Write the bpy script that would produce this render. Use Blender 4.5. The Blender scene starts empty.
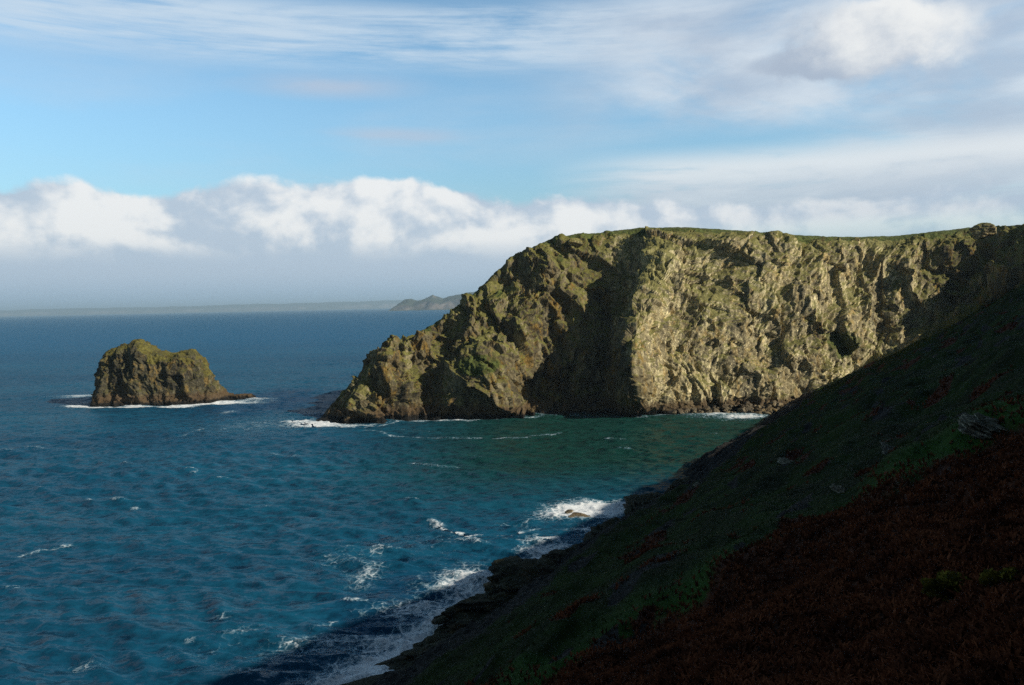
import bpy, bmesh, math, random
import numpy as np

S = bpy.context.scene
C = S.collection
R = math.radians

# ------------------------------------------------------------------ camera
F_PX, CAM_H = 800.0, 60.0
ROLL, PITCH = R(1.17), math.atan(37.7 / 800.0)
cam_d = bpy.data.cameras.new('camera')
cam_d.sensor_fit = 'HORIZONTAL'; cam_d.sensor_width = 36.0
cam_d.lens = 36.0 * F_PX / 1024.0
cam_d.clip_start = 0.3; cam_d.clip_end = 150000.0
cam = bpy.data.objects.new('camera', cam_d); C.objects.link(cam)
from mathutils import Matrix, Vector
_up = Vector((0, math.sin(PITCH), math.cos(PITCH)))
_rt = Vector((1, 0, 0))
_fw = Vector((0, math.cos(PITCH), -math.sin(PITCH)))
_r = _rt * math.cos(ROLL) - _up * math.sin(ROLL)
_u = _rt * math.sin(ROLL) + _up * math.cos(ROLL)
cam.matrix_world = Matrix(((_r.x, _u.x, -_fw.x, 0), (_r.y, _u.y, -_fw.y, 0), (_r.z, _u.z, -_fw.z, CAM_H), (0, 0, 0, 1)))
S.camera = cam

# ------------------------------------------------------------------ light values
SUN_AZ = (0.93, -0.37)            # horizontal direction towards the sun
SUN_EL = R(31.0)
SUN_STRENGTH = 5.0
SKY_STRENGTH = 0.10
S.view_settings.view_transform = 'Standard'
S.view_settings.look = 'None'
S.view_settings.exposure = 0.0
S.view_settings.gamma = 1.0
S.render.engine = 'CYCLES'
S.cycles.use_denoising = False
S.cycles.use_adaptive_sampling = False
S.cycles.max_bounces = 4
S.cycles.transparent_max_bounces = 12
S.cycles.volume_bounces = 0


def L(r, g, b, k=1.0):
    def f(c):
        c /= 255.0
        return (c / 12.92 if c <= 0.04045 else ((c + 0.055) / 1.055) ** 2.4) * k
    return (f(r), f(g), f(b), 1.0)


class NT:
    """small builder for node trees"""
    def __init__(s, nt):
        s.t = nt
        nt.nodes.clear()

    def n(s, typ, **kw):
        nd = s.t.nodes.new(typ)
        for k, v in kw.items():
            setattr(nd, k, v)
        return nd

    def put(s, sock, v):
        if v is None:
            return
        if isinstance(v, bpy.types.NodeSocket):
            s.t.links.new(v, sock)
        else:
            if sock.type == 'RGBA' and isinstance(v, (int, float)):
                v = (v, v, v, 1)
            sock.default_value = v

    def m(s, op, a, b=None, c=None, clamp=False):
        nd = s.n('ShaderNodeMath', operation=op, use_clamp=clamp)
        for i, v in enumerate((a, b, c)):
            if v is not None:
                s.put(nd.inputs[i], v)
        return nd.outputs[0]

    def add(s, *a):
        o = a[0]
        for q in a[1:]:
            o = s.m('ADD', o, q)
        return o

    def mul(s, *a):
        o = a[0]
        for q in a[1:]:
            o = s.m('MULTIPLY', o, q)
        return o

    def sub(s, a, b): return s.m('SUBTRACT', a, b)

    def ss(s, x, lo, hi, a=0.0, b=1.0):
        nd = s.n('ShaderNodeMapRange', interpolation_type='SMOOTHSTEP')
        s.put(nd.inputs[0], x)
        if not isinstance(lo, bpy.types.NodeSocket) and not isinstance(hi, bpy.types.NodeSocket) and lo > hi:
            lo, hi, a, b = hi, lo, b, a
        s.put(nd.inputs[1], lo); s.put(nd.inputs[2], hi)
        s.put(nd.inputs[3], a); s.put(nd.inputs[4], b)
        return nd.outputs[0]

    def mix(s, f, a, b, blend='MIX'):
        nd = s.n('ShaderNodeMix', data_type='RGBA', blend_type=blend)
        s.put(nd.inputs[0], f); s.put(nd.inputs[6], a); s.put(nd.inputs[7], b)
        return nd.outputs[2]

    def xyz(s, x, y, z):
        nd = s.n('ShaderNodeCombineXYZ')
        for i, v in enumerate((x, y, z)):
            s.put(nd.inputs[i], v)
        return nd.outputs[0]

    def sep(s, v):
        nd = s.n('ShaderNodeSeparateXYZ'); s.put(nd.inputs[0], v)
        return nd.outputs

    def noise(s, vec, scale, detail=4.0, rough=0.55, dist=0.0, typ=None):
        nd = s.n('ShaderNodeTexNoise')
        if typ:
            nd.noise_type = typ
        s.put(nd.inputs['Vector'], vec); s.put(nd.inputs['Scale'], scale)
        nd.inputs['Detail'].default_value = detail
        nd.inputs['Roughness'].default_value = rough
        nd.inputs['Distortion'].default_value = dist
        return nd.outputs[0]

    def scale(s, vec, sx, sy, sz):
        nd = s.n('ShaderNodeVectorMath', operation='MULTIPLY')
        s.put(nd.inputs[0], vec); nd.inputs[1].default_value = (sx, sy, sz)
        return nd.outputs[0]

    def vadd(s, a, b):
        nd = s.n('ShaderNodeVectorMath', operation='ADD')
        s.put(nd.inputs[0], a); s.put(nd.inputs[1], b)
        return nd.outputs[0]

    def attr(s, name):
        nd = s.n('ShaderNodeAttribute'); nd.attribute_name = name
        return nd.outputs['Fac']

    def blob(s, x, y, cx, cy, rx, ry, lo=1.0, hi=0.0):
        dx = s.m('DIVIDE', s.sub(x, cx), rx); dy = s.m('DIVIDE', s.sub(y, cy), ry)
        d = s.m('SQRT', s.add(s.mul(dx, dx), s.mul(dy, dy)))
        return s.ss(d, lo, hi)


# ------------------------------------------------------------------ world: blue sky with clouds
W = bpy.data.worlds.new('World'); S.world = W; W.use_nodes = True
t = NT(W.node_tree)
out = t.n('ShaderNodeOutputWorld'); bg = t.n('ShaderNodeBackground')
t.t.links.new(bg.outputs[0], out.inputs[0])
bg.inputs[1].default_value = SKY_STRENGTH
sky = t.n('ShaderNodeTexSky', sky_type='NISHITA', sun_disc=False)
sky.sun_elevation = SUN_EL
sky.sun_rotation = math.atan2(SUN_AZ[0], SUN_AZ[1])
sky.air_density = 1.0; sky.dust_density = 0.6; sky.ozone_density = 2.0
K = 1.0 / SKY_STRENGTH
tc = t.n('ShaderNodeTexCoord')
dx, dy, dz = t.sep(tc.outputs['Generated'])[0:3]
A = t.m('ARCTAN2', dx, dy)
E = t.m('ARCSINE', dz)
gain = t.mul(t.ss(E, 0.02, 0.26, 0.66, 1.0), t.add(0.30, t.mul(t.ss(dz, 0.75, 0.30), t.ss(dy, -0.35, 0.45), 1.25)))
side = t.ss(dy, -0.35, 0.45)
skyc = t.mix(1.0, sky.outputs[0], t.xyz(t.mul(gain, 0.92), t.mul(gain, 1.14), t.mul(gain, 1.12)), 'MULTIPLY')
P2 = t.xyz(A, E, 0.0)


def cloud_noise(scx, scy, off, scale, detail=5.0, rough=0.55, dist=0.0, ox=0.0, oy=0.0):
    v = t.vadd(t.scale(P2, scx, scy, 1.0), (off + ox * scx, oy * scy, off * 0.37))
    return t.noise(v, scale, detail, rough, dist)


front = t.ss(t.m('ABSOLUTE', A), 1.5, 0.9)
# thin veil over the whole sky
col = skyc
veil = cloud_noise(1.0, 4.0, 3.1, 2.2, 5.0, 0.6, 0.4)
col = t.mix(t.mul(t.ss(veil, 0.46, 0.78), 0.30, t.add(0.15, t.mul(side, 0.85))), col, L(200, 213, 226, K))
# high streaks
st = cloud_noise(1.0, 9.0, 11.7, 2.6, 7.0, 0.62, 0.6)
st2 = cloud_noise(1.3, 26.0, 21.3, 4.0, 9.0, 0.68, 0.3)
stm = t.mul(t.ss(E, 0.268, 0.30), t.ss(E, 0.362, 0.336), t.ss(A, 0.5, 0.1))
stf = t.m('MULTIPLY', t.ss(t.add(t.mul(st, 0.68), t.mul(st2, 0.32)), 0.37, 0.60), stm)
col = t.mix(t.mul(stf, 0.80), col, L(208, 224, 238, K))
# faint greyish wisps in the middle
ws = cloud_noise(1.0, 5.0, 31.0, 3.2, 5.0, 0.55, 0.3)
w1 = t.m('MAXIMUM', t.blob(A, E, -0.22, 0.262, 0.17, 0.022), t.blob(A, E, -0.14, 0.205, 0.13, 0.016))
col = t.mix(t.mul(w1, t.ss(ws, 0.36, 0.6), 0.75), col, L(188, 200, 218, K))
# broad grey-white sheet on the right
shn = cloud_noise(1.0, 2.6, 47.0, 3.4, 6.0, 0.58, 0.5)
shm = t.mul(t.ss(A, -0.02, 0.22), t.ss(E, 0.175, 0.225), t.ss(E, 0.40, 0.31))
shm2 = t.m('MAXIMUM', shm, t.mul(t.ss(A, 0.20, 0.55), t.ss(E, 0.085, 0.12), t.ss(E, 0.42, 0.3)))
shf = t.mul(shm2, t.ss(shn, 0.30, 0.58))
shc = t.mix(t.ss(cloud_noise(1.0, 3.0, 53.0, 5.0, 5.0), 0.35, 0.65), L(182, 196, 214, K), L(222, 230, 238, K))
col = t.mix(t.mul(shf, 0.85), col, shc)
# long flat stratus band on the right, above the cliff
bdn = cloud_noise(1.0, 6.0, 61.0, 3.0, 6.0, 0.58, 0.4)
bdm = t.mul(t.ss(A, 0.02, 0.20), t.ss(E, 0.078, 0.098), t.ss(E, 0.19, 0.155))
bdf = t.mul(bdm, t.ss(bdn, 0.28, 0.50))
bdc = t.mix(t.ss(t.add(E, t.mul(t.sub(bdn, 0.5), 0.10)), 0.10, 0.165), L(176, 192, 210, K), L(230, 236, 240, K))
col = t.mix(t.mul(bdf, 0.9), col, bdc)
# cumulus bank along the horizon
cn = cloud_noise(1.0, 1.25, 71.0, 7.0, 9.0, 0.55, 0.15)
cn_s = cloud_noise(1.0, 1.25, 71.0, 7.0, 7.0, 0.52, 0.15, ox=0.014, oy=0.014)
cn_b = cloud_noise(1.0, 1.25, 71.0, 7.0, 7.0, 0.52, 0.15)
topn = cloud_noise(1.0, 0.0, 83.0, 4.0, 3.0)
bump_r = t.blob(A, E, -0.19, 0.15, 0.20, 0.30)
etop = t.add(0.140, t.mul(t.sub(topn, 0.5), 0.03), t.mul(bump_r, 0.030), t.mul(t.ss(A, 0.0, 0.35), -0.025))
edge = t.add(t.sub(etop, E), t.mul(t.sub(cn, 0.5), 0.105))
bank = t.mul(t.ss(edge, -0.003, 0.010), front)
lit = t.add(t.mul(t.sub(cn_b, cn_s), 5.5), t.mul(t.sub(cn, 0.5), 1.3), 0.46)
lit = t.add(lit, t.mul(t.blob(A, E, -0.20, 0.125, 0.13, 0.07), 0.42), t.mul(t.blob(A, E, -0.56, 0.075, 0.13, 0.035), 0.45),
            t.mul(t.blob(A, E, -0.38, 0.11, 0.12, 0.06), -0.13), t.mul(t.ss(A, -0.05, 0.25), -0.12))
lit = t.mul(t.ss(lit, 0.05, 1.0), t.ss(E, 0.045, 0.085))
bankc = t.mix(lit, L(188, 204, 221, K), L(245, 246, 246, K))
col = t.mix(t.mul(bank, t.ss(A, 0.45, 0.05, 0.6, 0.97)), col, bankc)
# lavender-grey haze low over the sea
lown = cloud_noise(1.0, 7.0, 95.0, 3.0, 4.0)
low = t.mul(t.ss(t.add(E, t.mul(t.sub(lown, 0.5), 0.05)), 0.085, 0.045), 0.85, t.add(0.15, t.mul(side, 0.85)))
col = t.mix(low, col, t.mix(t.ss(E, 0.0, 0.05), L(160, 190, 216, K), L(184, 202, 220, K)))
# the single round cloud at the upper right
on = cloud_noise(1.0, 1.4, 107.0, 9.0, 8.0, 0.55, 0.2)
on2 = cloud_noise(1.0, 1.3, 117.0, 14.0, 9.0, 0.58)
oa = t.add(A, t.mul(t.sub(on, 0.5), 0.11)); oe = t.add(E, t.mul(t.sub(on2, 0.5), 0.075))
o1 = t.m('MAXIMUM', t.blob(oa, oe, 0.430, 0.284, 0.112, 0.044, 1.12, 0.62), t.blob(oa, oe, 0.365, 0.266, 0.080, 0.028, 1.15, 0.62))
ol = t.ss(t.add(t.mul(t.sub(oe, 0.275), 9.0), t.mul(t.sub(oa, 0.40), 3.5), t.mul(t.sub(on2, 0.5), 0.9)), -0.35, 0.50)
col = t.mix(t.mul(o1, 0.95), col, t.mix(ol, L(172, 186, 205, K), L(244, 245, 244, K)))
t.t.links.new(col, bg.inputs[0])

# ------------------------------------------------------------------ sun
sd = bpy.data.lights.new('sun', 'SUN'); sd.energy = SUN_STRENGTH; sd.angle = R(0.53); sd.color = (1.0, 0.93, 0.80)
so = bpy.data.objects.new('sun', sd); C.objects.link(so)
_h = Vector((SUN_AZ[0], SUN_AZ[1], 0)).normalized() * math.cos(SUN_EL)
so.rotation_euler = Vector((_h.x, _h.y, math.sin(SUN_EL))).to_track_quat('Z', 'Y').to_euler()
so.location = (200, -80, 220)

# ------------------------------------------------------------------ helpers: pixels of the survey photo -> points of the place
def ray(px, py):
    u, v = px - 512.0, 342.5 - py
    u2 = u * math.cos(ROLL) + v * math.sin(ROLL); v2 = -u * math.sin(ROLL) + v * math.cos(ROLL)
    return np.array([u2, F_PX * math.cos(PITCH) + v2 * math.sin(PITCH), -F_PX * math.sin(PITCH) + v2 * math.cos(PITCH)])


def sea_pt(px, py):
    d = ray(px, py); k = -CAM_H / d[2]
    return np.array([d[0] * k, d[1] * k, 0.0])


def at_y(px, py, Y):
    d = ray(px, py); k = Y / d[1]
    return np.array([d[0] * k, Y, CAM_H + d[2] * k])


# ------------------------------------------------------------------ helpers: noise in numpy
_G = np.array([[1, 1, 0], [-1, 1, 0], [1, -1, 0], [-1, -1, 0], [1, 0, 1], [-1, 0, 1], [1, 0, -1], [-1, 0, -1],
               [0, 1, 1], [0, -1, 1], [0, 1, -1], [0, -1, -1], [1, 1, 0], [-1, 1, 0], [0, -1, 1], [0, -1, -1]], dtype=np.float32)


def pn(x, y, z, seed=0):
    x, y, z = np.broadcast_arrays(np.asarray(x, np.float64), y, z)
    i, j, k = np.floor(x).astype(np.int64), np.floor(y).astype(np.int64), np.floor(z).astype(np.int64)
    fx, fy, fz = (x - i).astype(np.float32), (y - j).astype(np.float32), (z - k).astype(np.float32)
    u, v, w = fx**3 * (fx * (fx * 6 - 15) + 10), fy**3 * (fy * (fy * 6 - 15) + 10), fz**3 * (fz * (fz * 6 - 15) + 10)

    def g(a, b, c):
        h = ((i + a) * 73856093) ^ ((j + b) * 19349663) ^ ((k + c) * 83492791) ^ (seed * 2654435761)
        h = (h ^ (h >> 13)) * 1274126177 & 0xffffffff
        h = (h ^ (h >> 16)) & 15
        q = _G[h]
        return q[..., 0] * (fx - a) + q[..., 1] * (fy - b) + q[..., 2] * (fz - c)
    l = lambda p, q, s: p + (q - p) * s
    return l(l(l(g(0, 0, 0), g(1, 0, 0), u), l(g(0, 1, 0), g(1, 1, 0), u), v),
             l(l(g(0, 0, 1), g(1, 0, 1), u), l(g(0, 1, 1), g(1, 1, 1), u), v), w)


def fbm(x, y, z, o=4, seed=0, gain=0.5):
    s, a = 0, 1.0
    for k in range(o):
        s = s + a * pn(x * 2**k, y * 2**k, z * 2**k, seed + k); a *= gain
    return s


def ridged(x, y, z, o=3, seed=0, gain=0.5):
    s, a = 0, 1.0
    for k in range(o):
        s = s + a * (1 - 2.2 * np.abs(pn(x * 2**k, y * 2**k, z * 2**k, seed + k))); a *= gain
    return s


def facets(x, y, z, seed):
    """tilted flat blocks: every cell of a jittered lattice is a plane of its own slope"""
    i, j, k = np.floor(x).astype(np.int64), np.floor(y).astype(np.int64), np.floor(z).astype(np.int64)
    best = np.full(x.shape, 1e9); res = np.zeros(x.shape)

    def rnd(a, b, c, q):
        h = (a * 73856093) ^ (b * 19349663) ^ (c * 83492791) ^ ((seed * 16 + q) * 2654435761)
        h = (h ^ (h >> 13)) * 1274126177 & 0xffffffff
        h = (h ^ (h >> 16)) * 2246822519 & 0xffffffff
        return (h ^ (h >> 15)) / 4294967296.0
    for a in (-1, 0, 1):
        for b in (-1, 0, 1):
            for c in (-1, 0, 1):
                ii, jj, kk = i + a, j + b, k + c
                ox, oy, oz = x - ii - rnd(ii, jj, kk, 0), y - jj - rnd(ii, jj, kk, 1), z - kk - rnd(ii, jj, kk, 2)
                d = ox * ox + oy * oy + oz * oz
                v = ox * (rnd(ii, jj, kk, 3) - 0.5) * 2 + oz * (rnd(ii, jj, kk, 4) - 0.5) * 2 + (rnd(ii, jj, kk, 5) - 0.5) * 0.7
                m = d < best
                best = np.where(m, d, best); res = np.where(m, v, res)
    return res


def sstep(x, a, b):
    q = np.clip((x - a) / (b - a), 0, 1)
    return q * q * (3 - 2 * q)


# ------------------------------------------------------------------ helpers: meshes
def tagp(o, label=None, cat=None, group=None, kind=None):
    for k, v in (('label', label), ('category', cat), ('group', group), ('kind', kind)):
        if v:
            o[k] = v
    return o


def mesh_np(name, V, Fq, mat, attrs=None, parent=None, smooth=True):
    """V (n,3), Fq (m,4) or (m,3)"""
    me = bpy.data.meshes.new(name)
    V = np.ascontiguousarray(V, np.float32); Fq = np.ascontiguousarray(Fq, np.int32)
    k = Fq.shape[1]
    me.vertices.add(len(V)); me.vertices.foreach_set('co', V.ravel())
    me.loops.add(Fq.size); me.loops.foreach_set('vertex_index', Fq.ravel())
    me.polygons.add(len(Fq)); me.polygons.foreach_set('loop_start', np.arange(len(Fq), dtype=np.int32) * k)
    me.update(calc_edges=True)
    me.polygons.foreach_set('use_smooth', np.full(len(Fq), smooth))
    for an, av in (attrs or {}).items():
        a = me.attributes.new(an, 'FLOAT', 'POINT'); a.data.foreach_set('value', np.ascontiguousarray(av, np.float32).ravel())
    if mat:
        me.materials.append(mat)
    o = bpy.data.objects.new(name, me); C.objects.link(o)
    if parent:
        o.parent = parent
    return o


def grid_faces(n, m, wrap=False):
    a = np.arange(n * m).reshape(n, m)
    if wrap:
        a = np.vstack([a, a[:1]])
    return np.stack([a[:-1, :-1], a[1:, :-1], a[1:, 1:], a[:-1, 1:]], -1).reshape(-1, 4)


def normals(P, wrap=False):
    if wrap:
        Q = np.concatenate([P[-2:], P, P[:2]]); du = np.gradient(Q, axis=0)[2:-2]
    else:
        du = np.gradient(P, axis=0)
    dv = np.gradient(P, axis=1)
    N = np.cross(du, dv)
    return N / (np.linalg.norm(N, axis=-1, keepdims=True) + 1e-9)


def catmull(Pts, T):
    """Pts (k,...), T in [0,k-1]"""
    Pts = np.asarray(Pts, float); k = len(Pts)
    i = np.clip(np.floor(T).astype(int), 0, k - 2); f = (T - i).reshape((-1,) + (1,) * (Pts.ndim - 1))
    p0, p1, p2, p3 = Pts[np.clip(i - 1, 0, k - 1)], Pts[i], Pts[i + 1], Pts[np.clip(i + 2, 0, k - 1)]
    return 0.5 * (2 * p1 + (p2 - p0) * f + (2 * p0 - 5 * p1 + 4 * p2 - p3) * f**2 + (3 * p1 - p0 - 3 * p2 + p3) * f**3)


# ------------------------------------------------------------------ materials
def material(name):
    m = bpy.data.materials.new(name); m.use_nodes = True
    q = NT(m.node_tree)
    o = q.n('ShaderNodeOutputMaterial')
    return m, q, o


def rock_material(name, pale=(0.40, 0.36, 0.245), mid=(0.19, 0.165, 0.105), dark=(0.05, 0.045, 0.036), ochre=(0.28, 0.18, 0.04),
                  olive=(0.155, 0.150, 0.032), grass=(0.090, 0.108, 0.026), tide=True, green=0.5, ochre_amt=0.56):
    m, q, o = material(name)
    g = q.n('ShaderNodeNewGeometry'); P = g.outputs['Position']
    x, y, z = q.sep(P)[0:3]
    V = q.scale(P, 1, 1, 0.45)
    c = lambda v: tuple(v) + (1,)
    n1 = q.noise(V, 0.055, 6, 0.62, 0.6); n2 = q.noise(V, 0.35, 6, 0.65, 0.4); n3 = q.noise(q.vadd(V, (40, 7, 3)), 0.055, 9, 0.68, 1.0)
    n4 = q.noise(q.vadd(P, (9, 70, 13)), 1.6, 4, 0.6); n5 = q.noise(q.vadd(V, (90, 17, 33)), 0.16, 7, 0.68, 1.2)
    col = q.mix(q.ss(q.add(q.mul(n1, 0.6), q.mul(n2, 0.4)), 0.36, 0.60), c(dark), c(mid))
    col = q.mix(q.ss(q.add(q.mul(n3, 0.72), q.mul(n2, 0.28)), 0.47, 0.60), col, c(pale))
    col = q.mix(q.mul(q.ss(n5, 0.50, 0.64), q.sub(ochre_amt * 1.7, q.mul(q.attr('tone'), ochre_amt)), ), col, c(ochre))
    tone = q.attr('tone')
    sp = q.noise(q.vadd(P, (5, 5, 5)), 0.75, 6, 0.72, 0.6)
    col = q.mix(q.mul(q.ss(sp, 0.54, 0.66), q.add(0.25, q.mul(tone, 0.55))), col, c([k * 1.35 for k in pale]))
    col = q.mix(q.mul(q.ss(sp, 0.46, 0.36), q.sub(0.78, q.mul(tone, 0.22))), col, c(dark))
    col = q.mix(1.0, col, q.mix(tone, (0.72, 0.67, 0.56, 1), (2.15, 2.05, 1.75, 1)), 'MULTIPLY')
    up = q.sep(g.outputs['Normal'])[2]
    ol = q.ss(q.add(q.mul(up, 0.45), n3, q.mul(q.sub(n4, 0.5), 0.4), q.mul(z, 0.0012)), 0.66 + 0.2 * (0.5 - green), 0.88)
    col = q.mix(q.mul(ol, 0.85), col, c(olive))
    # speckle and cracks
    vo = q.n('ShaderNodeTexVoronoi'); vo.feature = 'DISTANCE_TO_EDGE'
    q.put(vo.inputs['Vector'], q.vadd(q.scale(P, 1, 1, 0.5), q.scale(q.xyz(n2, n4, n1), 3, 3, 3))); vo.inputs['Scale'].default_value = 0.55
    crack = q.ss(vo.outputs[0], 0.0, 0.07)
    col = q.mix(q.mul(q.sub(1.0, crack), 0.32), col, c([k * 0.5 for k in dark]))
    col = q.mix(1.0, col, q.mix(n4, (0.55, 0.55, 0.55, 1), (1.45, 1.45, 1.45, 1)), 'MULTIPLY')
    gr = q.attr('grass')
    gc = q.mix(q.ss(q.noise(P, 0.5, 5, 0.6), 0.35, 0.65), c([k * 0.65 for k in grass]), c([k * 1.35 for k in grass]))
    gc = q.mix(q.ss(q.noise(P, 0.13, 4, 0.6), 0.52, 0.7), gc, (0.10, 0.075, 0.025, 1))
    col = q.mix(q.ss(q.add(gr, q.mul(q.sub(n2, 0.5), 0.7)), 0.35, 0.6), col, gc)
    if tide:
        zt = q.add(z, q.mul(q.sub(n2, 0.5), 5.0))
        col = q.mix(q.mul(q.ss(zt, 9.0, 5.0), 0.85), col, q.mix(n4, (0.055, 0.036, 0.02, 1), (0.15, 0.095, 0.05, 1)))
        col = q.mix(q.ss(zt, 3.4, 1.6), col, (0.014, 0.013, 0.011, 1))
    b = q.n('ShaderNodeBsdfPrincipled')
    q.put(b.inputs['Base Color'], col); b.inputs['Roughness'].default_value = 0.9
    b.inputs['Specular IOR Level'].default_value = 0.2
    hgt = q.add(q.mul(n2, 1.0), q.mul(n4, 0.35), q.mul(crack, 0.22), q.mul(q.noise(P, 5.0, 3, 0.6), 0.12))
    bm = q.n('ShaderNodeBump'); bm.inputs['Strength'].default_value = 0.75; bm.inputs['Distance'].default_value = 1.0
    q.put(bm.inputs['Height'], hgt); q.put(b.inputs['Normal'], bm.outputs[0])
    q.put(o.inputs[0], b.outputs[0])
    return m


M_CLIFF = rock_material('cliff_rock')
M_STACK = rock_material('stack_rock', pale=(0.125, 0.115, 0.08), mid=(0.060, 0.055, 0.037), dark=(0.018, 0.017, 0.015), olive=(0.085, 0.08, 0.024),
                        grass=(0.125, 0.11, 0.026), green=0.6, ochre_amt=0.35)
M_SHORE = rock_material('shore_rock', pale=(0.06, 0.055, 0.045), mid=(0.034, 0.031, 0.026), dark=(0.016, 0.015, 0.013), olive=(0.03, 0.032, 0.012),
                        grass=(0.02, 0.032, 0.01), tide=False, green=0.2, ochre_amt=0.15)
M_PALE = rock_material('pale_rock', pale=(0.36, 0.34, 0.31), mid=(0.22, 0.21, 0.19), dark=(0.07, 0.066, 0.06), olive=(0.04, 0.045, 0.018),
                       tide=False, green=0.2, ochre_amt=0.1)
M_BOULDER = rock_material('boulder_rock', olive=(0.10, 0.075, 0.045), pale=(0.25, 0.22, 0.17), mid=(0.14, 0.12, 0.09), dark=(0.05, 0.045, 0.038), tide=False, green=0.1, ochre_amt=0.3)


def water_material():
    m, q, o = material('sea_water')
    g = q.n('ShaderNodeNewGeometry'); P = g.outputs['Position']
    bay = q.attr('bay'); navy_patch = q.attr('navy_patch')
    n0 = q.noise(q.scale(P, 0.35, 1, 1), 0.006, 4, 0.6)
    col = q.mix(q.ss(n0, 0.35, 0.65), (0.0050, 0.058, 0.112, 1), (0.0090, 0.088, 0.152, 1))
    col = q.mix(q.attr('deep'), col, (0.0025, 0.095, 0.200, 1))
    col = q.mix(bay, col, (0.007, 0.042, 0.034, 1))
    col = q.mix(q.mul(navy_patch, 0.75), col, (0.0035, 0.026, 0.078, 1))
    # chop: small tilts of the surface, as slopes taken straight from noise
    def tilt(sx, sy, scale, k, det, off):
        nd = q.n('ShaderNodeTexNoise'); q.put(nd.inputs['Vector'], q.vadd(q.scale(P, sx, sy, 1), (off, off * 2, 0)))
        nd.inputs['Scale'].default_value = scale; nd.inputs['Detail'].default_value = det; nd.inputs['Roughness'].default_value = 0.6
        nd.inputs['Distortion'].default_value = 0.4
        c = q.sep(nd.outputs[1])
        return q.xyz(q.mul(q.sub(c[0], 0.5), k * 0.7), q.mul(q.sub(c[1], 0.5), k), 0.0)
    nv = q.vadd(g.outputs['Normal'], tilt(0.5, 1.0, 0.26, 1.5, 3, 3.0))
    nv = q.vadd(nv, tilt(0.55, 1.0, 0.60, 2.2, 3, 17.0))
    nv = q.vadd(nv, tilt(0.6, 1.0, 2.0, 0.8, 2, 31.0))
    nn = q.n('ShaderNodeVectorMath', operation='NORMALIZE'); q.put(nn.inputs[0], nv)
    df = q.n('ShaderNodeBsdfDiffuse'); q.put(df.inputs[0], col); q.put(df.inputs['Normal'], nn.outputs[0])
    gl = q.n('ShaderNodeBsdfGlossy'); gl.inputs['Roughness'].default_value = 0.22; q.put(gl.inputs['Normal'], nn.outputs[0])
    fr = q.n('ShaderNodeFresnel'); fr.inputs[0].default_value = 1.33; q.put(fr.inputs['Normal'], nn.outputs[0])
    b = q.n('ShaderNodeMixShader')
    q.put(b.inputs[0], q.m('MINIMUM', q.mul(fr.outputs[0], 0.50), 0.13)); q.put(b.inputs[1], df.outputs[0]); q.put(b.inputs[2], gl.outputs[0])
    q.put(o.inputs[0], b.outputs[0])
    return m


def foam_material():
    m, q, o = material('sea_foam')
    g = q.n('ShaderNodeNewGeometry'); P = g.outputs['Position']
    f = q.attr('foam')
    PS = q.scale(P, 0.6, 1, 1); n1 = q.noise(PS, 0.32, 8, 0.72, 0.9); n2 = q.noise(PS, 1.7, 5, 0.7, 0.5)
    vo = q.n('ShaderNodeTexVoronoi'); vo.feature = 'DISTANCE_TO_EDGE'
    q.put(vo.inputs['Vector'], q.vadd(P, q.scale(q.xyz(n1, n2, n1), 3, 3, 0))); vo.inputs['Scale'].default_value = 0.55
    web = q.ss(vo.outputs[0], 0.16, 0.0)
    v = q.add(f, q.mul(q.sub(n1, 0.5), 1.5), q.mul(q.sub(n2, 0.5), 0.7), q.mul(web, 0.27), -0.12)
    a = q.mul(q.ss(v, 0.30, 1.02), 0.97)
    d = q.n('ShaderNodeBsdfDiffuse'); q.put(d.inputs[0], q.mix(q.ss(v, 0.45, 1.0), (0.24, 0.47, 0.60, 1), (0.84, 0.86, 0.86, 1)))
    bm = q.n('ShaderNodeBump'); bm.inputs['Strength'].default_value = 0.8; bm.inputs['Distance'].default_value = 0.5
    q.put(bm.inputs['Height'], q.add(n1, q.mul(n2, 0.4))); q.put(d.inputs['Normal'], bm.outputs[0])
    tr = q.n('ShaderNodeBsdfTransparent'); mx = q.n('ShaderNodeMixShader')
    q.put(mx.inputs[0], a); q.put(mx.inputs[1], tr.outputs[0]); q.put(mx.inputs[2], d.outputs[0])
    q.put(o.inputs[0], mx.outputs[0])
    return m


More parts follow.
